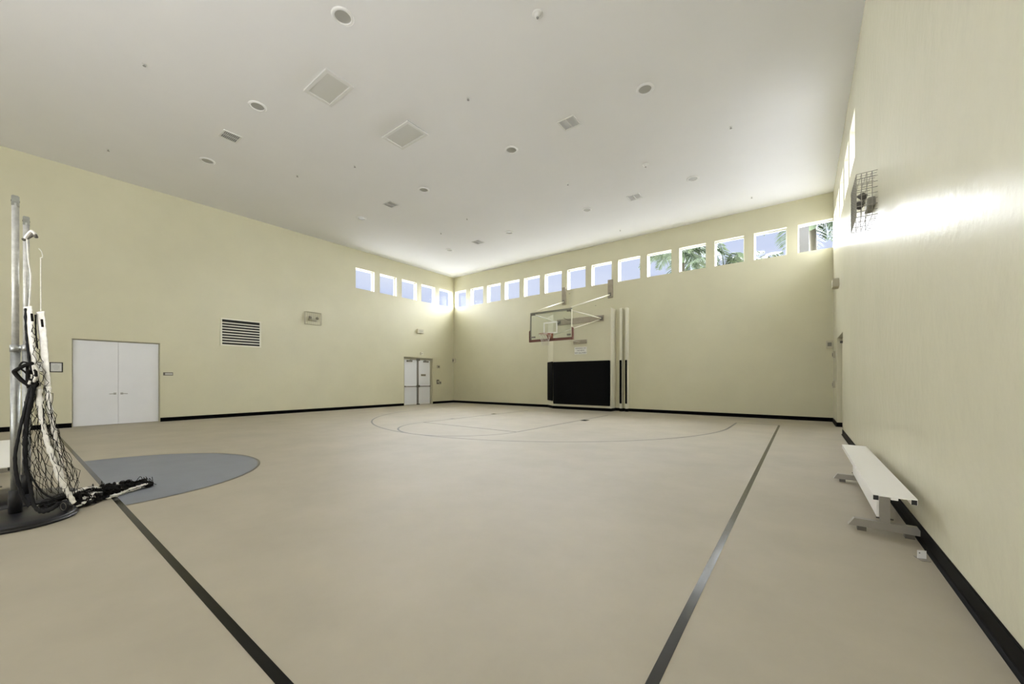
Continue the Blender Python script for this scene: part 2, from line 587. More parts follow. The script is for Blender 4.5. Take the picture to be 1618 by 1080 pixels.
strip('sideline', GLOSSL, -0.55, YR + 1, -0.50, BL)
strip('halfcourt_line', LINE, XL + 1.5, 0.713, -0.55, 0.763)
strip('baseline', THIN, HX + 6.05, BL - 0.012, -0.55, BL + 0.012)
strip('lane_line', THIN, HX - 1.855, BL - 5.79, HX - 1.805, BL)
strip('lane_line', THIN, HX + 1.805, BL - 5.79, HX + 1.855, BL)
strip('free_throw_line', THIN, HX - 1.805, BL - 5.815, HX + 1.805, BL - 5.765)
arc('free_throw_arc', THIN, HX, BL - 5.79, 1.83, 0.05, PI, 2 * PI)
arc('three_point_arc', THIN, HX, BL - 1.6, 6.02, 0.05, PI, 2 * PI, 120)
strip('three_point_line', THIN, HX + 5.995, BL - 1.6, HX + 6.045, BL)
strip('three_point_line', THIN, HX - 6.045, BL - 1.6, HX - 5.995, BL)
strip('lane_block', LINE, HX + 1.86, 11.30, HX + 2.06, 11.60)
strip('lane_block', LINE, HX - 2.02, 11.38, HX - 1.86, 11.54)
strip('lane_block', THIN, HX - 1.97, 9.15, HX - 1.86, 9.30)
mb = MB()
cc = (-7.55, 0.74)
N = 60
R0 = 1.80
pl = [(cc[0] + R0 * math.cos(PI * i / N), max(0.763, cc[1] + R0 * math.sin(PI * i / N))) for i in range(N + 1)]
mb.quad(*[(x, y, 0.0008) for x, y in pl])
mb.build('centre_circle', BLUE, floor_o)
arc('centre_circle_outline', mat('circle_outline', (0.07, 0.06, 0.045), 0.3), cc[0], cc[1], R0 + 0.01, 0.035, 0.013, PI - 0.013, 80)


# ------------------------------------------------------------------ ceiling fittings
def can_light(x, y):
    r = empty('recessed_light', (x, y, H))
    MB().lathe([(0.175, 0), (0.175, -0.008), (0.155, -0.020), (0.135, -0.022), (0.125, -0.018), (0.125, 0)], 32, cap0=False, cap1=False).build('trim_ring', mat('trim_white', (0.85, 0.85, 0.85), 0.4), r, smooth=True)
    MB().lathe([(0.125, -0.002), (0.0001, -0.002)], 32, cap0=False, cap1=False).build('reflector', LENS, r)
    return r


lamp0 = can_light(-12.9, 3.3)
lamp_spots = [(-12.9, 3.3, 'recessed ceiling light nearest the left wall in the row closest to camera'),
              (-9.45, 3.3, 'recessed ceiling light just above the small grey two-panel vent at upper left'),
              (-6.0, 3.33, 'largest recessed ceiling light, at the top edge above the framed hatches'),
              (-12.95, 7.9, 'recessed ceiling light in the middle row, nearest the left wall'),
              (-9.45, 7.9, 'recessed ceiling light in the middle row, right of the grey vent'),
              (-6.0, 7.9, 'recessed ceiling light in the middle row, left of the pale square vent'),
              (-2.56, 7.9, 'large recessed ceiling light at right, above the pale square vent'),
              (-12.9, 12.27, 'tiny recessed ceiling light farthest away, near the window corner'),
              (-9.43, 12.27, 'small recessed ceiling light in the far row, right of the farthest vent'),
              (-6.0, 12.27, 'small recessed ceiling light in the far row, left of the bright white vent'),
              (-2.57, 12.27, 'recessed ceiling light in the far row, right of the bright white vent')]
for i, (x, y, lb) in enumerate(lamp_spots):
    o = lamp0 if i == 0 else copy_tree(lamp0)
    o.location = (x, y, H)
    tag(o, lb, 'ceiling light', 'recessed ceiling lights')


def vent(x0, x1, y0, y1, slatm, framem, lb):
    w, l = x1 - x0, y1 - y0
    r = empty('ceiling_vent', ((x0 + x1) / 2, (y0 + y1) / 2, H))
    fr = 0.035
    a, b = w / 2, l / 2
    MB().box((-a, -b, -0.012), (a, -b + fr, 0)).box((-a, b - fr, -0.012), (a, b, 0)).box((-a, -b + fr, -0.012), (-a + fr, b - fr, 0)).box((a - fr, -b + fr, -0.012), (a, b - fr, 0)).box((-0.012, -b + fr, -0.012), (0.012, b - fr, 0)).build('vent_frame', framem, r)
    mb = MB()
    n = 9
    for s in (-1, 1):
        for i in range(n):
            y = -b + fr + (l - 2 * fr) * (i + 0.5) / n
            xa, xb = (0.012, a - fr) if s > 0 else (-a + fr, -0.012)
            mb.quad((xa, y - 0.014, -0.010), (xb, y - 0.014, -0.010), (xb, y + 0.014, -0.002), (xa, y + 0.014, -0.002))
    tag(mb.build('louvres', slatm, r), kind='stuff')
    tag(r, lb, 'vent', 'square ceiling vents')


CEILW = mat('fitting_white', (0.78, 0.78, 0.77), 0.5)
vent(-11.36, -10.96, 3.12, 3.50, VENTG, CEILW, 'grey two-panel ceiling vent at upper left, between two recessed lights')
vent(-11.34, -10.94, 7.70, 8.07, VENTG, CEILW, 'grey two-panel ceiling vent in the middle of the ceiling, left of centre')
vent(-11.38, -10.98, 12.12, 12.52, VENTG, CEILW, 'smallest grey ceiling vent, farthest away near the window corner')
VENTP = mat('vent_pale', (0.66, 0.66, 0.64), 0.5)
vent(-4.52, -4.10, 7.69, 8.09, VENTP, CEILW, 'pale square ceiling vent left of the large right recessed light')
vent(-4.56, -4.14, 12.17, 12.57, mat('vent_bright', (0.8, 0.8, 0.79), 0.45), CEILW, 'bright white ceiling vent above the row of back windows at right')


def hatch(x0, x1, y0, y1, dz, lb):
    r = empty('ceiling_hatch', ((x0 + x1) / 2, (y0 + y1) / 2, H))
    a, b = (x1 - x0) / 2, (y1 - y0) / 2
    fr = 0.07
    t = -0.03 - dz
    for q in (((-a, -b, t), (a, -b + fr, -dz)), ((-a, b - fr, t), (a, b, -dz)), ((-a, -b + fr, t), (-a + fr, b - fr, -dz)), ((a - fr, -b + fr, t), (a, b - fr, -dz))):
        MB().box(*q).build('frame_rail', CEILW, r, bevel=0.004)
    MB().box((-a + fr, -b + fr, t + 0.02), (a - fr, b - fr, -dz)).build('hatch_panel', mat('hatch_white', (0.68, 0.68, 0.66), 0.6), r)
    if dz > 0:
        MB().box((-a + 0.01, -b + 0.01, -dz), (a - 0.01, b - 0.01, 0)).build('gap_shade', VENTG, r)  # grey filler paints the shade in the open gap above the frame
    tag(r, lb, 'hatch', 'ceiling access hatches')


hatch(-8.17, -7.25, 3.68, 4.27, 0.0, 'white framed ceiling access hatch nearer the camera, flush with the ceiling')
hatch(-8.20, -7.20, 5.54, 6.16, 0.012, 'white ceiling access hatch standing slightly proud with a dark gap along its edge')

r = empty('smoke_detector', (-3.43, 5.22, H))
MB().lathe([(0.085, 0), (0.085, -0.012), (0.07, -0.02), (0.05, -0.022), (0.045, -0.05), (0.03, -0.06)], 24, cap0=False).build('housing', CEILW, r, smooth=True)
MB().lathe([(0.022, -0.06), (0.018, -0.075)], 16, cap0=False).build('sensor', VENTG, r)
tag(r, 'white round smoke detector at the top centre of the ceiling', 'smoke detector', 'ceiling smoke detectors')
r2 = copy_tree(r)
r2.location = (-3.45, 10.69, H)
tag(r2, 'small white smoke detector between the pale vent and the bright vent', 'smoke detector', 'ceiling smoke detectors')


def sprinkler0():
    r = empty('sprinkler', (0, 0, H))
    MB().lathe([(0.035, 0), (0.03, -0.006), (0.012, -0.008)], 16, cap0=False).build('escutcheon', CEILW, r, smooth=True)
    MB().lathe([(0.009, -0.008), (0.009, -0.035), (0.026, -0.038), (0.026, -0.042)], 12, cap0=False).build('head', VENTG, r)
    return r


s0 = sprinkler0()
spr = [(-9.89, 1.57, 'nearest the upper left corner of the ceiling'), (-14.31, 1.59, 'just above the left wall'),
       (-5.63, 5.90, 'right of the proud framed hatch'), (-1.33, 10.30, 'at far right above the largest windows'),
       (-11.73, 5.12, 'left of centre below the upper left vent'), (-9.93, 5.86, 'left of the proud framed hatch'),
       (-5.67, 10.30, 'near the centre below the middle row of lights'), (-1.30, 14.67, 'above the second window from the right corner'),
       (-11.69, 10.66, 'between the middle vent and the farthest vent'), (-9.87, 10.28, 'above the farthest vent'),
       (-5.76, 14.74, 'above the middle of the back windows')]
for i, (x, y, lb) in enumerate(spr):
    o = s0 if i == 0 else copy_tree(s0)
    o.location = (x, y, H)
    tag(o, 'tiny ceiling sprinkler head ' + lb, 'sprinkler', 'ceiling sprinkler heads')

# ------------------------------------------------------------------ left wall fittings
r = empty('wall_vent', (XL, 4.53, 2.54), PI / 2)      # local x along wall, -y into hall
W_, H_ = 1.26, 0.97
fr = 0.045
for q in (((0, -0.025, 0), (W_, 0, fr)), ((0, -0.025, H_ - fr), (W_, 0, H_)), ((0, -0.025, fr), (fr, 0, H_ - fr)), ((W_ - fr, -0.025, fr), (W_, 0, H_ - fr))):
    MB().box(*q).build('frame_rail', TRIMW, r)
MB().box((fr, -0.003, fr), (W_ - fr, -0.001, H_ - fr)).build('backing', DARKM, r)
ip = (H_ - 2 * fr) / 9
for i in range(8):
    z = fr + ip * (i + 0.62)
    MB().prism([(-0.024, z), (-0.018, z + 0.002), (-0.018, z + 0.044), (-0.022, z + 0.042)], 'x', fr, W_ - fr).build('slat', mat('slat_paint', (0.62, 0.60, 0.52), 0.4), r)
tag(r, 'white wall vent with black gaps between slats, right of the closed double door', 'vent')


def text(body, size, m, parent, name, loc, rot, align='CENTER'):
    c = bpy.data.curves.new(name, 'FONT')
    c.body = body
    c.size = size
    c.align_x = align
    c.align_y = 'CENTER'
    c.extrude = 0.0008
    t = bpy.data.objects.new(name, c)
    COL.objects.link(t)
    dg = bpy.context.evaluated_depsgraph_get()
    me = bpy.data.meshes.new_from_object(t.evaluated_get(dg))
    bpy.data.objects.remove(t)
    me.materials.clear()
    me.materials.append(m)
    o = bpy.data.objects.new(name, me)
    COL.objects.link(o)
    o.parent = parent
    o.location = loc
    o.rotation_euler = rot
    return o


def framed_notice(y, z, lb):
    r = empty('framed_notice', (XL, y, z), PI / 2)
    w, h = 0.24, 0.27
    mb = MB()
    for q in (((0, -0.018, 0), (w, 0, 0.022)), ((0, -0.018, h - 0.022), (w, 0, h)), ((0, -0.018, 0.022), (0.022, 0, h - 0.022)), ((w - 0.022, -0.018, 0.022), (w, 0, h - 0.022))):
        mb.box(*q)
    mb.build('frame', BLACK, r)
    p = MB().box((0.022, -0.006, 0.022), (w - 0.022, -0.001, h - 0.022)).build('paper', PAPER, r)
    lines = MB()
    for k_, (a_, b_) in enumerate(((0.09, 0.15), (0.06, 0.18), (0.06, 0.18), (0.07, 0.17), (0.08, 0.16))):
        zz = h - 0.07 - k_ * 0.032
        lines.box((a_, -0.0075, zz), (b_, -0.006, zz + 0.007))
    tag(lines.build('printed_lines', mat('faint_ink', (0.25, 0.25, 0.25), 0.6), p), kind='stuff')
    tag(r, lb, 'notice', 'framed notices left of the double door')


framed_notice(0.70, 1.54, 'black framed notice on the wall beside the left double door')
framed_notice(0.41, 1.54, 'black framed notice partly hidden behind the hanging net')

r = empty('wall_plate', (XL, 3.02, 1.47), PI / 2)
MB().box((0, -0.012, 0), (0.24, 0, 0.10)).build('plate', PLATED, r, bevel=0.003)
MB().box((0.045, -0.016, 0.02), (0.225, -0.012, 0.08)).build('insert', mat('plate_insert', (0.45, 0.43, 0.38), 0.4), r)
tag(r, 'small horizontal wall plate with dark rim, right of the left double door', 'wall plate')


def simple_box(name, loc, rz, w, d, h, m, face, fm, lb, cat):
    r = empty(name, loc, rz)
    MB().box((0, -d, 0), (w, 0, h)).build('housing', m, r, bevel=0.006)
    fx, fz = w * 0.2, h * 0.25
    if face == 'round':
        o = MB().lathe([(min(w, h) * 0.28, 0), (min(w, h) * 0.24, 0.01)], 20, cap0=False).build('lens', fm, r)
        o.rotation_euler = (PI / 2, 0, 0)
        o.location = (w / 2, -d, h / 2)
    else:
        MB().box((fx, -d - 0.004, fz), (w - fx, -d, h - fz)).build('face_plate', fm, r)
    tag(r, lb, cat)
    return r


BEIGE = mat('beige_device', (0.50, 0.47, 0.36), 0.45)
simple_box('alarm_horn', (XL, 13.12, 3.80), PI / 2, 0.40, 0.10, 0.22, BEIGE, 'plate', mat('beige_grille', (0.40, 0.38, 0.30), 0.5), 'beige alarm horn box high above the far left exit door', 'alarm horn')
simple_box('alarm_horn', (XR, 13.75, 3.82), -PI / 2, 0.40, 0.14, 0.22, BEIGE, 'plate', mat('beige_grille', (0, 0, 0)), 'beige alarm horn box high on the right wall above the door recess', 'alarm horn')
simple_box('alarm_strobe', (XL, 14.52, 1.97), PI / 2, 0.20, 0.05, 0.17, PLATE, 'round', PLATED, 'small dark round-faced alarm strobe right of the far exit door', 'alarm strobe')
simple_box('alarm_strobe', (XR, 15.0, 1.98), -PI / 2, 0.20, 0.06, 0.20, PLATE, 'round', PLATED, 'small alarm strobe on the right wall near the far right corner', 'alarm strobe')
simple_box('light_switch', (XL, 14.50, 1.09), PI / 2, 0.17, 0.03, 0.24, PLATED, 'plate', PLATE, 'taller dark light switch plate right of the far exit door', 'light switch')
simple_box('light_switch', (XL, 14.71, 1.07), PI / 2, 0.13, 0.02, 0.18, PLATE, 'plate', PLATED, 'lower grey light switch plate nearest the far left corner', 'light switch')
simple_box('light_switch', (XR, 15.1, 1.09), -PI / 2, 0.20, 0.06, 0.20, PLATE, 'plate', PLATED, 'grey switch box on the right wall near the far right corner', 'light switch')
simple_box('door_chime', (XL, 13.36, 2.66), PI / 2, 0.16, 0.05, 0.14, TRIMW, 'plate', BEIGE, 'tiny pale box just above the frame of the far exit door', 'door sensor')
simple_box('speaker_box', (XL + 0.01, YB, 2.33), 0, 0.17, 0.14, 0.24, BEIGE, 'plate', GREYM, 'beige box mounted in the far left corner beside the exit door', 'speaker')
simple_box('speaker_box', (XR - 0.18, YB, 2.33), 0, 0.17, 0.14, 0.24, BEIGE, 'plate', GREYM, 'beige box mounted in the far right corner beside the door recess', 'speaker')


# caged emergency lights
def caged_light(loc, rz, w, d, h, lb, wire, case, head):
    r = empty('caged_emergency_light', loc, rz)      # local x along the wall, -y into the hall
    mb = MB()
    nx, nz = 8, 8
    wr = 0.0035
    for i in range(nx + 1):
        x = w * i / nx
        mb.tube([(x, 0, 0), (x, -d, 0), (x, -d, h), (x, 0, h)], wr, 4)
    for j in range(nz + 1):
        z = h * j / nz
        mb.tube([(0, 0, z), (0, -d, z), (w, -d, z), (w, 0, z)], wr, 4)
    for j in range(1, 4):
        y = -d * j / 4
        mb.tube([(0, y, 0), (0, y, h)], wr, 4)
        mb.tube([(w, y, 0), (w, y, h)], wr, 4)
        mb.tube([(0, y, 0), (w, y, 0)], wr, 4)
        mb.tube([(0, y, h), (w, y, h)], wr, 4)
    tag(mb.build('wire_cage', wire, r), kind='stuff')
    MB().box((w * 0.25, -0.08, h * 0.32), (w * 0.75, 0, h * 0.52)).build('battery_case', case, r, bevel=0.008)
    for s in (0.25, 0.75):
        o = MB().lathe([(0.035, 0.0), (0.055, -0.05), (0.06, -0.075), (0.05, -0.08)], 18).build('lamp_head', head, r, smooth=True)
        o.location = (w * s, -0.10, h * 0.62)
        o.rotation_euler = (-0.9, 0, 0.5 if s < .5 else -0.5)
    tag(r, lb, 'emergency light')


caged_light((XL, 7.36, 3.62), PI / 2, 0.66, 0.12, 0.50, 'small caged twin-head emergency light high on the left wall', mat('cage_beige', (0.40, 0.38, 0.28), 0.5), mat('fixture_beige', (0.45, 0.43, 0.33), 0.5), mat('fixture_tan', (0.33, 0.31, 0.24), 0.5))
caged_light((XR, 7.60, 3.52), -PI / 2, 0.68, 0.21, 0.58, 'large caged twin-head emergency light high on the glossy right wall', mat('cage_grey', (0.30, 0.29, 0.25), 0.5), mat('fixture_grey', (0.26, 0.25, 0.21), 0.5), mat('fixture_dark', (0.10, 0.095, 0.085), 0.45))

# ------------------------------------------------------------------ wall pads
r = MB().box((-9.19, PJ - 0.05, 0.22), (-6.415, PJ, 2.15)).build('wall_pad', PADM, bevel=0.02)
tag(r, 'wide black wall pad on the projection beneath the basketball hoop', 'wall pad', 'black wall pads')
n = Vector((0.60, -0.50, 0))
n = Vector((-0.50, -0.60, 0)).normalized()
a = Vector((-9.77, YB - 0.02, 0)); b = Vector((-9.215, PJ - 0.0, 0))
r = MB().prism([(a.x, a.y), (b.x, b.y), (b.x + n.x * .045, b.y + n.y * .045), (a.x + n.x * .045, a.y + n.y * .045)], 'z', 0.35, 2.17).build('wall_pad', PADM, bevel=0.01)
tag(r, 'narrow black wall pad on the slanted left side of the hoop projection', 'wall pad', 'black wall pads')
r = MB().box((-6.13, 15.595, 0.33), (-6.04, 15.629, 2.16)).build('wall_pad', PADM, bevel=0.01)
tag(r, 'slim black pad strip on the first white fin right of the wide pad', 'wall pad', 'black wall pads')
r = MB().box((-5.885, 15.595, 0.33), (-5.805, 15.629, 2.16)).build('wall_pad', PADM, bevel=0.01)
tag(r, 'slim black pad strip on the rightmost white fin beside the wide pad', 'wall pad', 'black wall pads')

r = empty('warning_sign', (-7.80, PJ, 2.62))
MB().box((-0.30, -0.006, -0.16), (0.30, 0, 0.16)).build('board', mat('sign_white', (0.72, 0.72, 0.68), 0.5), r)
for i, s in enumerate(('HANGING ON', 'THE RIM IS', 'NOT ALLOWED')):
    tag(text(s, 0.078, INK, r, 'lettering', (0, -0.007, 0.10 - i * 0.10), (PI / 2, 0, 0)), kind='stuff')
tag(r, 'white sign with three lines of black lettering above the wide black pad', 'sign')

for (x, y, z), lb in (((-8.60, YB, 5.32), 'tiny metal eye bolt beside the left hoop bracket under the windows'), ((-7.29, PJ, 4.62), 'tiny metal eye bolt above the right end of the hoop beam')):
    z = min(z, 5.32)
    yy = YB if z > 4.4 else PJ
    r = empty('eye_bolt', (x, yy, z))
    MB().tube([(0, 0, 0), (0, -0.03, 0)], 0.008, 6).build('shank', GREYM, r)
    MB().tube([(0.022 * math.cos(t), -0.05 + 0.022 * math.sin(t), 0) for t in [2 * PI * q / 12 for q in range(12)]], 0.006, 5, closed=True).build('ring', GREYM, r)
    tag(r, lb, 'eye bolt')

# ------------------------------------------------------------------ basketball hoop
BX, BY, BZ0, BZ1 = -7.59, 12.44, 2.86, 3.94
hoop = empty('basketball_hoop', (BX, YB, 0))
hy = BY - YB


def HP(x, y, z):
    return (x - BX, y - YB, z)


MB().box((-0.90, hy - 0.006, BZ0), (0.90, hy + 0.006, BZ1)).build('backboard_glass', BOARDG, hoop)
fr = 0.035
a = 0.915
FR = mat('frame_grey', (0.25, 0.25, 0.21), 0.4, metal=0.3)
MB().box((-a, hy - 0.02, BZ1 - fr), (a, hy + 0.025, BZ1 + 0.012)).build('frame_rail', FR, hoop)
MB().box((-a, hy - 0.02, BZ0 - 0.012), (a, hy + 0.025, BZ0 + fr)).build('frame_rail', FR, hoop)
MB().box((-a, hy - 0.02, BZ0 + fr), (-a + 0.03, hy + 0.025, BZ1 - fr)).build('frame_rail', FR, hoop)
MB().box((a - 0.03, hy - 0.02, BZ0 + fr), (a, hy + 0.025, BZ1 - fr)).build('frame_rail', TUBEW, hoop)
for sx in (-1, 1):
    for z in (BZ0 + 0.13, BZ1 - 0.075):
        MB().box((sx * 0.80 - 0.09, hy - 0.015, z - 0.03), (sx * 0.80 + 0.09, hy + 0.03, z + 0.03)).build('corner_bracket', GREYM, hoop)
mb = MB()
q0, q1, z0, z1, w = -0.305, 0.305, 3.08, 3.52, 0.05
y0, y1 = hy - 0.012, hy - 0.007
mb.box((q0, y0, z0), (q1, y1, z0 + w)).box((q0, y0, z1 - w), (q1, y1, z1)).box((q0, y0, z0 + w), (q0 + w, y1, z1 - w)).box((q1 - w, y0, z0 + w), (q1, y1, z1 - w))
mb.build('target_square', mat('target_white', (0.85, 0.86, 0.82), 0.5), hoop)
pd = MB().prism([(-a - 0.05, BZ0 + 0.36), (-a - 0.05, BZ0 - 0.06), (a + 0.05, BZ0 - 0.06), (a + 0.05, BZ0 + 0.36), (a + 0.004, BZ0 + 0.40), (a + 0.004, BZ0 + 0.03), (-a - 0.004, BZ0 + 0.03), (-a - 0.004, BZ0 + 0.40)], 'y', hy - 0.035, hy + 0.05)
pd.build('board_padding', MAROON, hoop)
# rim, bracket, net
RC = (0.0, hy - 0.385, 3.03)
RR = 0.2286
MB().tube([(RC[0] + RR * math.cos(t), RC[1] + RR * math.sin(t), RC[2]) for t in [2 * PI * i / 36 for i in range(36)]], 0.011, 8, closed=True).build('rim', ORANGE, hoop, smooth=True)
MB().prism([(hy - 0.012, 2.90), (hy - 0.012, 3.045), (hy - 0.16, 3.035), (hy - 0.17, 3.015)], 'x', -0.10, 0.10).box((-0.13, hy - 0.03, 2.88), (0.13, hy - 0.012, 3.08)).build('rim_bracket', ORANGE, hoop)
mb = MB()
ns, nr = 12, 5
levels = [(0.222, 0.0), (0.205, -0.09), (0.17, -0.18), (0.145, -0.27), (0.13, -0.36), (0.125, -0.42)]
for i in range(ns):
    for j in range(nr):
        ra, za = levels[j]
        rb, zb = levels[j + 1]
        for s in (-0.5, 0.5):
            ph = 0.5 * (j % 2)
            t0 = 2 * PI * (i + ph) / ns
            t1 = 2 * PI * (i + ph + s) / ns
            mb.tube([(RC[0] + ra * math.cos(t0), RC[1] + ra * math.sin(t0), RC[2] + za), (RC[0] + rb * math.cos(t1), RC[1] + rb * math.sin(t1), RC[2] + zb)], 0.004, 4, caps=False)
tag(mb.build('net', NETW, hoop), kind='stuff')
# struts to the wall
tubes = [((BX - 0.80, BY + 0.02, 3.98), (-8.90, YB - 0.03, 4.98)), ((BX + 0.85, BY + 0.02, 3.98), (-6.62, YB - 0.03, 5.02)),
         ((BX - 0.80, BY + 0.03, 3.88), (-8.90, PJ - 0.06, 3.95)), ((BX + 0.88, BY + 0.03, 3.86), (-6.80, PJ - 0.06, 3.94)),
         ((BX + 0.02, BY + 0.03, 3.0), (-6.85, PJ - 0.06, 3.90)),
         ((BX - 0.78, BY + 0.03, 3.90), (BX + 0.78, BY + 0.03, 3.90))]
for p, q in tubes:
    MB().tube([HP(*p), HP(*q)], 0.014 if p[2] == 3.0 else 0.024, 10).build('strut', TUBEW, hoop, smooth=True)
MB().tube([HP(BX - 0.05, BY + 0.03, 2.97), HP(-7.82, PJ - 0.04, 3.0)], 0.014, 8).build('strut', TUBEW, hoop, smooth=True)
MB().tube([HP(BX + 0.82, BY + 0.05, 3.88), HP(BX + 0.76, BY + 0.3, 3.70), HP(BX + 0.6, BY + 0.6, 3.62), HP(BX + 0.3, BY + 0.8, 3.66), HP(BX, BY + 1.0, 3.8)], 0.007, 5).build('cable', CORDB, hoop)
MB().box(HP(-9.0, YB - 0.06, 4.86), HP(-8.80, YB, 5.66)).build('wall_bracket', TANM, hoop, bevel=0.004)
MB().box(HP(-6.72, YB - 0.06, 4.88), HP(-6.50, YB, 5.66)).build('wall_bracket', TANM, hoop, bevel=0.004)
MB().box(HP(-8.97, PJ - 0.06, 3.83), HP(-6.70, PJ, 4.08)).build('mounting_beam', TANM, hoop, bevel=0.004)
MB().box(HP(-8.14, PJ - 0.05, 2.92), HP(-7.49, PJ, 3.09)).build('lower_beam', TANM, hoop, bevel=0.004)
for x, z in ((-8.9, 4.98), (-6.61, 5.02)):
    MB().box(HP(x - 0.05, YB - 0.10, z - 0.07), HP(x + 0.05, YB - 0.06, z + 0.07)).build('hinge_plate', GREYM, hoop)
for x in (-8.86, -6.82):
    MB().box(HP(x - 0.09, PJ - 0.09, 3.87), HP(x + 0.09, PJ - 0.06, 4.02)).build('hinge_plate', GREYM, hoop)
tag(hoop, 'wall-mounted glass basketball backboard with maroon padding, orange rim and net', 'basketball hoop')


# ------------------------------------------------------------------ benches
def make_bench(L, inset=0.45):
    r = empty('bench', (0, 0, 0))
    hl = L / 2
    zt = 0.43
    w = 0.125
    prof = [(-w, zt), (w, zt), (w, zt - 0.045), (w - 0.035, zt - 0.045), (w - 0.035, zt - 0.012), (0.02, zt - 0.012), (0.02, zt - 0.03), (-0.02, zt - 0.03), (-0.02, zt - 0.012), (-w + 0.035, zt - 0.012), (-w + 0.035, zt - 0.045), (-w, zt - 0.045)]
    MB().prism(prof, 'x', -hl, hl).build('seat', SEATW, r)
    for s in (-1, 1):
        for y0, y1 in ((-w + 0.003, -w + 0.034), (w - 0.034, w - 0.003)):
            MB().box((s * (hl + 0.001), y0, zt - 0.044), (s * (hl - 0.02), y1, zt - 0.008)).build('hollow_end_shade', BLACK, r)  # black blocks stand in for the shade inside the hollow lip ends
        x = s * (hl - inset)
        MB().box((x - 0.02, -0.033, 0.10), (x + 0.02, 0.033, zt - 0.03)).build('leg', ALU, r)
        MB().prism([(-0.24, 0.035), (0.24, 0.035), (0.20, 0.10), (-0.20, 0.10)], 'x', x - 0.03, x + 0.03).build('foot_bar', ALU, r)
        for y in (-0.15, 0.15):
            MB().box((x - 0.035, y - 0.03, 0.0), (x + 0.035, y + 0.03, 0.036)).build('foot_pad', PLATED, r)
        MB().tube([(x - 0.0, -0.055, 0.13), (x, 0.055, 0.13)], 0.007, 8).build('bolt', PLATED, r)
        MB().box((x - 0.06, -w + 0.04, zt - 0.045), (x + 0.06, w - 0.04, zt - 0.03)).build('seat_clamp', ALU, r)
    MB().box((-(hl - inset - 0.02), 0.034, 0.13), ((hl - inset - 0.02), 0.048, 0.28)).build('tie_rail', SEATW, r)
    return r


b1 = make_bench(2.92)
b1.location = (0.575, 5.62, 0)
b1.rotation_euler[2] = PI / 2
tag(b1, 'long white bench with aluminium legs beside the glossy right wall', 'bench', 'white benches along the court')
b2 = make_bench(2.92, 0.60)
b2.location = (-8.06, -0.085, 0)
b2.rotation_euler[2] = PI
tag(b2, 'white bench mostly outside the left edge behind the net stand', 'bench', 'white benches along the court')

r = empty('floor_bracket', (0.715, 4.12, 0))
MB().box((-0.035, -0.06, 0), (0.035, 0.06, 0.006)).build('base_plate', ALU, r)
MB().box((-0.035, 0.0, 0.006), (0.035, 0.006, 0.085)).build('upright_plate', SEATW, r)
MB().tube([(-0.02, -0.003, 0.06), (-0.02, 0.01, 0.06)], 0.006, 6).build('screw', PLATED, r)
r.rotation_euler[2] = 0.35
r.scale = (0.75, 0.75, 0.75)
tag(r, 'small white angle bracket lying on the floor by the black baseboard near the bench', 'bracket')

# ------------------------------------------------------------------ volleyball standards
NB = MB()


def standard(x, y, top, joint):
    r = empty('net_standard', (x, y, 0))
    MB().lathe([(0.385, 0), (0.395, 0.012), (0.395, 0.022), (0.380, 0.026), (0.388, 0.036), (0.375, 0.05), (0.34, 0.066), (0.20, 0.082), (0.07, 0.092)], 64).build('weighted_base', RUBBER, r, smooth=True)
    MB().lathe([(0.043, 0.088), (0.043, 0.30), (0.036, 0.305)], 24).build('sleeve', RUBBER, r, smooth=True)
    MB().lathe([(0.031, 0.09), (0.031, joint)], 24).build('lower_pole', GALV, r, smooth=True)
    MB().lathe([(0.034, joint - 0.05), (0.034, joint + 0.015), (0.024, joint + 0.02)], 24).build('collar', GALV, r, smooth=True)
    MB().lathe([(0.023, joint), (0.023, top - 0.07)], 24).build('upper_pole', GALVW, r, smooth=True)
    MB().box((-0.022, -0.024, top - 0.10), (0.022, 0.024, top)).build('pole_cap', GALV, r, bevel=0.006)
    MB().tube([(0.0, -0.026, top - 0.05), (0.0, 0.026, top - 0.05)], 0.009, 8).build('bolt', BLACK, r)
    return r


sa = standard(-5.88, 0.05, 3.06, 1.645)
tag(sa, 'taller galvanised net standard on a black round base, nearer the camera', 'net standard', 'volleyball net standards at left')
MB().tube([(0.0, 0.045, 2.66), (0.05, 0.09, 2.70), (0.10, 0.11, 2.72), (0.12, 0.12, 2.68)], 0.014, 8).build('hook', PLATED, sa, smooth=True)
for (wx, wy) in ((0.19, 0.30),):
    o = MB().lathe([(0.012, -0.02), (0.055, -0.02), (0.06, -0.012), (0.06, 0.012), (0.055, 0.02), (0.012, 0.02)], 24).build('wheel', RUBBER, sa, smooth=False)
    o.rotation_euler = (PI / 2, 0, 0.45)
    o.location = (wx, wy, 0.115)
    MB().tube([(0.036 * math.cos(t), 0.036 * math.sin(t), 0.021) for t in [2 * PI * q / 20 for q in range(20)]], 0.003, 5, closed=True).build('wheel_rim', GREYM, o)
sb = standard(-6.77, 0.13, 3.12, 1.70)
tag(sb, 'second galvanised net standard just behind the taller one', 'net standard', 'volleyball net standards at left')

# ---- the hanging volleyball net; s runs sideways along the bundle, z is height, d is depth from the hanging plane
NO = Vector((-5.684, 0.086, 0))
LS = Vector((0.797, 0.604, 0))
LD = Vector((-0.9999, 0.0151, 0))
netroot = empty('volleyball_net', tuple(NO))


def NP(s, z, d=0.0):
    return tuple(LS * s + LD * d + Vector((0, 0, z)))


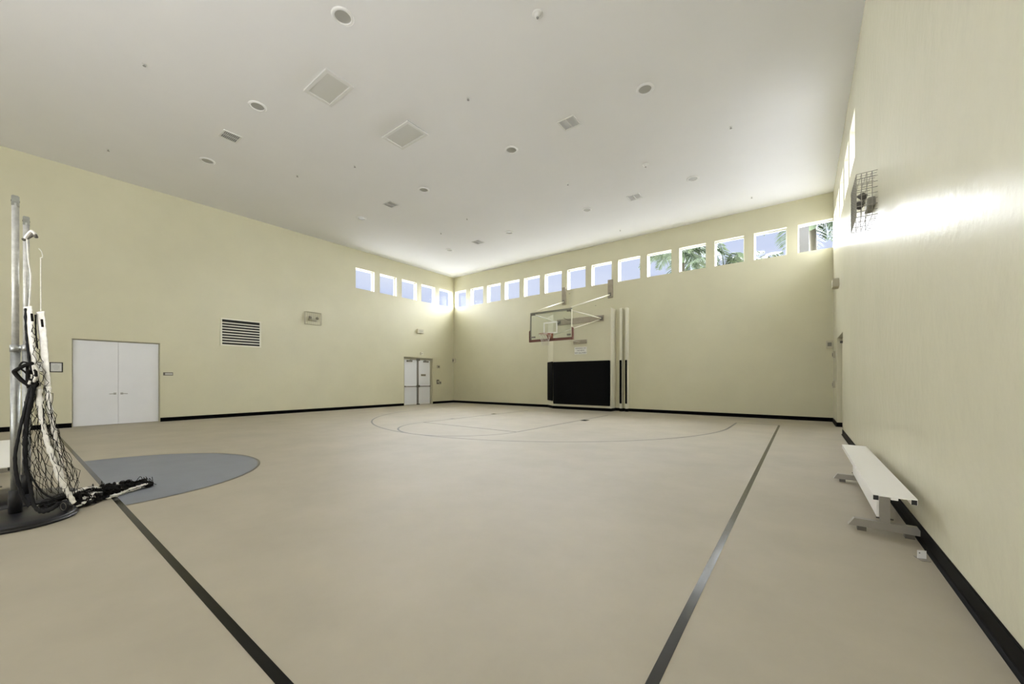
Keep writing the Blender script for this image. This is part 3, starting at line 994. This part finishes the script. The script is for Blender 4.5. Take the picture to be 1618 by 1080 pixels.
def path(pts, n=6):
    """smooth a list of (s,z,d) points with Catmull-Rom"""
    P = [Vector(p if len(p) == 3 else (p[0], p[1], 0)) for p in pts]
    out = []
    for i in range(len(P) - 1):
        p0, p1, p2, p3 = P[max(i - 1, 0)], P[i], P[i + 1], P[min(i + 2, len(P) - 1)]
        for k_ in range(n):
            t = k_ / n
            out.append(0.5 * ((2 * p1) + (p2 - p0) * t + (2 * p0 - 5 * p1 + 4 * p2 - p3) * t * t + (3 * p1 - p0 - 3 * p2 + p3) * t ** 3))
    out.append(P[-1])
    return out


def ribbon(pts, widths, m, name, parent, thick=0.006, twist=0.0, crumple=0.0):
    """folded tape: an elliptical strip with crumpled edges"""
    pp = path(pts, 8)
    mb = MB()
    n = len(pp)
    ring = []
    for i, p in enumerate(pp):
        t = i / (n - 1)
        w = widths[0] + (widths[1] - widths[0]) * t
        w *= 1 + crumple * math.sin(i * 1.9) * 0.5 + crumple * random.uniform(-.4, .4)
        d = pp[min(i + 1, n - 1)] - pp[max(i - 1, 0)]
        tang = Vector((d.x, d.y)).normalized() if d.length > 0 else Vector((0, 1))
        nx, nz_ = -tang.y, tang.x
        a_ = twist * i
        row = []
        K = 8
        for k_ in range(K):
            th = 2 * PI * k_ / K
            u_ = math.cos(th) * w
            v_ = math.sin(th) * thick * (1 + crumple * random.uniform(0, 1.5))
            uu = u_ * math.cos(a_) - v_ * math.sin(a_)
            vv = u_ * math.sin(a_) + v_ * math.cos(a_)
            row.append(NP(p.x + nx * uu, p.y + nz_ * uu, p.z + vv))
        ring.append(row)
    base = 0
    for row in ring:
        mb.v += row
    K = 8
    for i in range(n - 1):
        for k_ in range(K):
            mb.f.append((i * K + k_, i * K + (k_ + 1) % K, (i + 1) * K + (k_ + 1) % K, (i + 1) * K + k_))
    mb.f.append(tuple(range(K)))
    mb.f.append(tuple((n - 1) * K + k_ for k_ in range(K)))
    return mb.build(name, m, parent, smooth=True)



ribbon([(0.052, 2.006),(0.064, 1.913),(0.075, 1.739),(0.104, 1.508),(0.145, 1.247)], (0.040, 0.034), TAPEW, 'white_tape', netroot, 0.010, 0.01, 0.12)
ribbon([(0.145, 1.247, .01),(0.179, 1.016, .0),(0.220, 0.813, -.01),(0.284, 0.611, -.02),(0.359, 0.420, -.03),(0.417, 0.310, -.04),(0.469, 0.223, -.06)], (0.042, 0.026), TAPEW, 'white_tape', netroot, 0.020, 0.11, 0.5)
ribbon([(0.168, 1.965, .05),(0.191, 1.768, .05),(0.214, 1.508, .05),(0.237, 1.276, .05)], (0.042, 0.032), TAPEW, 'white_tape', netroot, 0.010, -0.008, 0.12)
ribbon([(0.237, 1.276, .05),(0.260, 1.045, .05),(0.301, 0.813, .04),(0.330, 0.640, .03),(0.342, 0.437, .02)], (0.030, 0.040), TAPEW, 'white_tape', netroot, 0.020, -0.12, 0.5)
# tape ends with their dark slots
for s_, z_ in ((0.087, 1.919),(0.179, 1.867)):
    o = MB().tube([NP(s_, z_ + 0.02, -0.02), NP(s_ + 0.008, z_ - 0.05, -0.02)], 0.008, 6).build('tape_slot', CORDB, netroot)
# black edge bindings
ribbon([(0.029, 1.988, -.01),(0.035, 1.797, -.01),(0.058, 1.566, -.02),(0.087, 1.392, -.03),(0.104, 1.265, -.03)], (0.012, 0.020), TAPEB, 'black_tape', netroot, 0.008, 0.05, 0.5)
ribbon([(0.122, 1.936, .04),(0.127, 1.768, .04),(0.145, 1.624, .04)], (0.010, 0.006), TAPEB, 'black_tape', netroot, 0.006, 0.0, 0.2)
ribbon([(0.104, 1.334, -.03),(0.087, 1.190, -.04),(0.046, 0.987, -.04),(0.029, 0.755, -.05),(0.035, 0.553, -.05),(0.075, 0.379, -.06),(0.098, 0.234, -.08),(0.145, 0.165, -.10),(0.237, 0.165, -.10),(0.330, 0.211, -.05)], (0.030, 0.020), TAPEB, 'black_tape', netroot, 0.016, 0.01, 0.25)
ribbon([(0.069, 1.265, -.04),(0.017, 1.045, -.05),(-0.035, 0.813, -.06),(-0.064, 0.628, -.06),(-0.041, 0.437, -.07),(0.017, 0.263, -.08),(0.069, 0.206, -.09)], (0.014, 0.026), TAPEB, 'black_tape', netroot, 0.010, 0.01, 0.2)
ribbon([(0.035, 0.553, -.05),(0.098, 0.437, -.06),(0.179, 0.321, -.05),(0.260, 0.269, -.03),(0.330, 0.246, .0)], (0.010, 0.010), TAPEB, 'black_tape', netroot, 0.006, 0.02, 0.2)
# knot and loops tied around the pole
MB().tube([NP(*p) for p in path([(0.098, 1.485, -.03),(0.029, 1.467, -.05),(-0.058, 1.421, -.05),(-0.064, 1.398, -.05),(-0.006, 1.334, -.05),(0.058, 1.288, -.04)], 6)], 0.016, 8).build('rope_loop', CORDB, netroot, smooth=True)
MB().tube([NP(*p) for p in path([(0.064, 1.485, -.04),(0.006, 1.496, -.05),(-0.023, 1.450, -.05),(0.029, 1.404, -.05),(0.075, 1.346, -.04)], 6)], 0.007, 6).build('rope_loop', CORDB, netroot, smooth=True)
for q in range(7):
    c0 = (0.087, 1.381)
    pts = [(c0[0] + random.uniform(-.045, .06), c0[1] + random.uniform(-.13, .10), random.uniform(-.07, .03)) for _ in range(6)]
    MB().tube([NP(*p) for p in path(pts, 5)], random.choice((0.010, 0.012, 0.014)), 6).build('knotted_cord', CORDB if q % 4 else NETW, netroot, smooth=True)
# pulley cord from the hook
MB().tube([NP(*p) for p in path([(0.156, 2.556, .1),(0.179, 2.532, .1),(0.191, 2.480, .1),(0.168, 2.469, .1)], 5)], 0.004, 5).build('pulley_cord', NETW, netroot)
MB().tube([NP(*p) for p in path([(0.174, 2.469, .1),(0.174, 2.260, .08),(0.174, 1.971, .05)], 5)], 0.004, 5).build('pulley_cord', TAPEW, netroot)
MB().tube([NP(*p) for p in path([(0.029, 2.631, .0),(0.052, 2.660, -.02),(0.087, 2.689, -.02),(0.122, 2.666, .0)], 6)], 0.012, 6).build('tie_strap', TAPEW, netroot)
MB().tube([NP(*p) for p in path([(0.046, 2.619, .0),(0.058, 2.434, -.01),(0.081, 2.260, .0),(0.064, 1.994, .0)], 6)], 0.006, 5).build('tie_strap', TAPEW, netroot)

LEFT = [(0.017, 1.971),(0.041, 1.653),(0.087, 1.392),(0.052, 1.218),(0.017, 0.987),(0.006, 0.755),(0.017, 0.553),(0.064, 0.379),(0.145, 0.263)]
RIGHT = [(0.098, 1.971),(0.156, 1.653),(0.214, 1.392),(0.260, 1.247),(0.278, 1.045),(0.330, 0.871),(0.394, 0.726),(0.469, 0.553),(0.527, 0.437)]


def edge(E_, z):
    for (s0_, z0_), (s1_, z1_) in zip(E_, E_[1:]):
        if z <= z0_ and z >= z1_:
            t = (z0_ - z) / (z0_ - z1_)
            return s0_ + (s1_ - s0_) * t
    return E_[0][0] if z > E_[0][1] else E_[-1][0]


def hanging(z_top, z_bot, rows, cols, depth, jit, seed, r, name, f0=0.0, f1=1.0):
    rnd = random.Random(seed)
    N_ = {}
    for j in range(rows + 1):
        z = z_top + (z_bot - z_top) * (j / rows) ** 1.0
        a_, b_ = edge(LEFT, z), edge(RIGHT, z)
        for i in range(cols + 1):
            u_ = (i + 0.5 * (j % 2)) / (cols + .5)
            u_ = f0 + (f1 - f0) * u_
            s_ = a_ + (b_ - a_) * u_
            fold = math.sin(u_ * 9 + seed + j * 0.15)
            drop = 0.05 * u_ * (j / rows)
            N_[i, j] = (s_ + rnd.uniform(-jit, jit), z + rnd.uniform(-jit, jit) * 1.4 - drop * 0, depth * fold + rnd.uniform(-jit, jit))
    mb = MB()
    for j in range(rows):
        for i in range(cols + 1):
            nb = [(i, j + 1), (i - 1, j + 1)] if j % 2 == 0 else [(i, j + 1), (i + 1, j + 1)]
            for q in nb:
                if q in N_:
                    p0, p1 = N_[i, j], N_[q]
                    mid = tuple((x + y) / 2 + rnd.uniform(-.35, .35) * jit for x, y in zip(p0, p1))
                    mid = (mid[0] + rnd.uniform(-.012, .012), mid[1] - 0.008, mid[2])
                    mb.tube([NP(*p) for p in path([p0, mid, p1], 3)], r, 4, caps=False)
    return tag(mb.build(name, CORDB, netroot), kind='stuff')


hanging(1.265, 0.263, 14, 8, 0.10, 0.019, 3, 0.0019, 'net_mesh')
hanging(1.103, 0.321, 9, 6, 0.13, 0.028, 8, 0.0018, 'net_mesh')
hanging(1.85, 1.265, 12, 2, 0.03, 0.010, 5, 0.0022, 'net_mesh')
hanging(1.103, 0.408, 7, 3, 0.05, 0.018, 12, 0.0020, 'net_mesh', 0.62, 1.0)

# ---- slumped part of the net on the floor
CP = [Vector(p) for p in ((-5.93, 0.22, 0), (-6.12, 0.44, 0), (-6.32, 0.62, 0), (-6.45, 0.82, 0), (-6.56, 1.06, 0))]


def heap_pt(t, off, z):
    x = t * (len(CP) - 1)
    i = min(int(x), len(CP) - 2)
    f_ = x - i
    p = CP[i].lerp(CP[i + 1], f_)
    d = (CP[i + 1] - CP[i]).normalized()
    nrm = Vector((-d.y, d.x, 0))
    q = p + nrm * off
    return (q.x - NO.x, q.y - NO.y, z)


def heap_h(t):
    return 0.05 + 0.12 * (1 - abs(t - 0.45) * 1.2)


rnd = random.Random(21)
mb = MB()
for q in range(95):
    t = rnd.random() ** 0.9
    h_ = heap_h(t)
    w_ = 0.16 * (1 - 0.45 * t)
    pts = []
    tt, oo = t, rnd.uniform(-w_, w_)
    for _ in range(7):
        tt = min(1.0, max(0, tt + rnd.uniform(-.07, .09)))
        oo = max(-w_, min(w_, oo + rnd.uniform(-.07, .07)))
        pts.append(heap_pt(tt, oo, 0.008 + rnd.random() * h_ * (1 - abs(oo) / w_ * .5)))
    P_ = path(pts, 4)
    mb.tube([tuple(p) for p in P_], rnd.choice((0.004, 0.005, 0.011, 0.014)), 5, caps=False)
tag(mb.build('fallen_net', CORDB, netroot), kind='stuff')
mb = MB()
for q in range(26):
    t = rnd.random()
    w_ = 0.14
    pts = []
    tt, oo = t, rnd.uniform(-w_, w_)
    for _ in range(6):
        tt = min(1.03, max(-.02, tt + rnd.uniform(-.05, .06)))
        oo = max(-w_, min(w_, oo + rnd.uniform(-.06, .06)))
        pts.append(heap_pt(tt, oo, 0.006 + rnd.random() * (heap_h(t) + .02)))
    mb.tube([tuple(p) for p in path(pts, 4)], 0.0028, 4, caps=False)
tag(mb.build('fallen_net', CORDB, netroot), kind='stuff')


def floor_ribbon(pts, w, m, name, th=0.006):
    P_ = path([heap_pt(*p) for p in pts], 7)
    mb = MB()
    n = len(P_)
    for i, p in enumerate(P_):
        d = P_[min(i + 1, n - 1)] - P_[max(i - 1, 0)]
        d.z = 0
        d.normalize()
        nrm = Vector((-d.y, d.x, 0))
        ww = w * (1 + rnd.uniform(-.25, .25))
        tl = rnd.uniform(-.25, .25)
        for sx, sz in ((-1, -1), (1, -1), (1, 1), (-1, 1)):
            mb.v.append(tuple(p + nrm * ww * sx + Vector((0, 0, max(-p.z + 0.002, th * sz + tl * ww * sx)))))
    for i in range(n - 1):
        for k_ in range(4):
            mb.f.append((i * 4 + k_, i * 4 + (k_ + 1) % 4, i * 4 + 4 + (k_ + 1) % 4, i * 4 + 4 + k_))
    mb.f.append((0, 1, 2, 3))
    mb.f.append(tuple((n - 1) * 4 + k_ for k_ in range(4)))
    return mb.build(name, m, netroot, smooth=False)


# offsets: negative lies toward the camera
floor_ribbon([(0.14, -.12, .03), (0.22, -.13, .05), (0.30, -.10, .07), (0.36, -.06, .10)], 0.016, TAPEW, 'white_tape')
floor_ribbon([(0.34, .02, .15), (0.40, -.02, .16), (0.46, -.06, .13)], 0.020, TAPEW, 'white_tape')
floor_ribbon([(0.50, -.15, .03), (0.60, -.15, .03), (0.72, -.12, .04), (0.88, -.10, .05), (0.97, -.07, .05)], 0.022, TAPEW, 'white_tape')
floor_ribbon([(0.42, -.13, .015), (0.56, -.14, .012), (0.70, -.11, .015), (0.84, -.09, .02), (0.95, -.08, .03)], 0.020, TAPEW, 'white_tape')
floor_ribbon([(0.22, -.09, .05), (0.30, -.06, .09), (0.38, -.05, .10), (0.46, -.06, .08)], 0.018, TAPEW, 'white_tape')
floor_ribbon([(0.40, 0.02, .12), (0.46, .0, .13), (0.50, -.01, .125)], 0.022, TAPEW, 'white_tape')
floor_ribbon([(0.60, -.06, .07), (0.68, -.02, .10), (0.73, .01, .11), (0.72, .05, .11)], 0.012, TAPEW, 'white_tape')
floor_ribbon([(0.28, .10, .11), (0.38, .11, .12), (0.50, .09, .12)], 0.016, TAPEW, 'white_tape')
for k_, (o0, o1, e) in enumerate(((.02, .05, .98), (.0, -.02, 1.0), (.05, .0, 1.03), (-.03, -.06, .97), (.07, .09, .93))):
    floor_ribbon([(0.50, o0, .09), (0.66, (o0 + o1) / 2, .10), (0.82, o1, .075), (0.93, o1, .06), (min(e, 1.0), o1 - .01, .03)], 0.020, TAPEB, 'black_tape', 0.010)
floor_ribbon([(0.10, .08, .12), (0.25, .12, .13), (0.36, .13, .11)], 0.02, TAPEB, 'black_tape', 0.01)
floor_ribbon([(0.0, -.02, .10), (0.12, -.05, .09), (0.24, -.07, .06), (0.36, -.10, .03), (.5, -.12, .02)], 0.028, TAPEB, 'black_tape', 0.014)
floor_ribbon([(0.02, .03, .12), (0.12, .02, .14), (0.24, .0, .12), (0.36, -.02, .08)], 0.03, TAPEB, 'black_tape', 0.014)
tag(netroot, 'black cord volleyball net with white tape hung on the standards and slumped on the floor', 'net')

# ------------------------------------------------------------------ outside: palms and a pale post
def frond(parent, az, el, L, droop, m, seed):
    rnd = random.Random(seed)
    mb = MB()
    n = 16
    d = Vector((math.cos(az), math.sin(az), 0))
    side = Vector((-math.sin(az), math.cos(az), 0))
    pts = []
    p = Vector((0, 0, 0))
    e = el
    for i in range(n + 1):
        pts.append(p.copy())
        p = p + (d * math.cos(e) + Vector((0, 0, math.sin(e)))) * (L / n)
        e -= droop / n
    mb.tube(pts, [0.03 * (1 - i / (n + 1)) + 0.004 for i in range(n + 1)], 4)
    for i in range(2, n + 1):
        for k_ in (0, 0.5):
            if i + k_ > n:
                continue
            q = pts[i].lerp(pts[min(i + 1, n)], k_)
            f_ = (i + k_) / n
            ll = L * 0.30 * math.sin(PI * min(1, 0.18 + f_ * 0.78)) + 0.1
            for s_ in (-1, 1):
                tip = q + side * s_ * ll * 0.75 + d * ll * 0.45 + Vector((0, 0, -ll * rnd.uniform(.35, .75)))
                w_ = d * 0.035
                mid = q.lerp(tip, .5) + Vector((0, 0, .05))
                mb.quad(q - w_, mid - w_, tip, mid + w_, q + w_)
    return mb.build('frond', m, parent)


def palm(x, y, h, n, L, seed, lb):
    rnd = random.Random(seed)
    r = empty('palm_tree', (x, y, -0.25))
    MB().tube([(0.25, 0, 0), (0.12, 0, h * .5), (0, 0, h)], [0.20, 0.15, 0.13], 12).build('trunk', TRUNK, r, smooth=True)
    MB().lathe([(0.13, h - 0.7), (0.20, h - 0.5), (0.17, h - 0.1), (0.08, h + .1)], 12).build('crown_shaft', FROND2, r, smooth=True)
    for i in range(n):
        az = 2 * PI * i * 0.381966 + rnd.uniform(-.2, .2)
        el = rnd.uniform(-0.25, 1.25)
        o = frond(r, az, el, L * rnd.uniform(.85, 1.1), rnd.uniform(1.3, 2.2), FROND if rnd.random() < .6 else FROND2, seed * 50 + i)
        o.location = (0, 0, h)
    tag(r, lb, 'palm tree', 'palms outside the back windows')


palm(-5.05, 21.5, 8.35, 26, 2.3, 1, 'dense palm tree outside filling the fifth back window from the right')
palm(-3.15, 22.0, 6.9, 24, 2.4, 2, 'palm tree outside the fourth back window from the right, spiky crown')
palm(-2.35, 22.6, 6.9, 16, 1.8, 3, 'low palm outside the third back window from the right')
palm(0.35, 21.0, 8.7, 22, 2.0, 4, 'palm tree with visible trunk outside the rightmost back window')
palm(0.95, 23.5, 6.6, 20, 2.2, 5, 'lower palm crown at the bottom right of the rightmost back window')
palm(-6.9, 23.5, 6.5, 18, 2.2, 6, 'sparse palm tips outside the sixth back window from the right')
o = MB().box((-0.13, 17.3, -0.25), (0.20, 17.6, 7.2)).build('post', STUCCO)
tag(o, 'pale square post outside the rightmost back window', 'post')
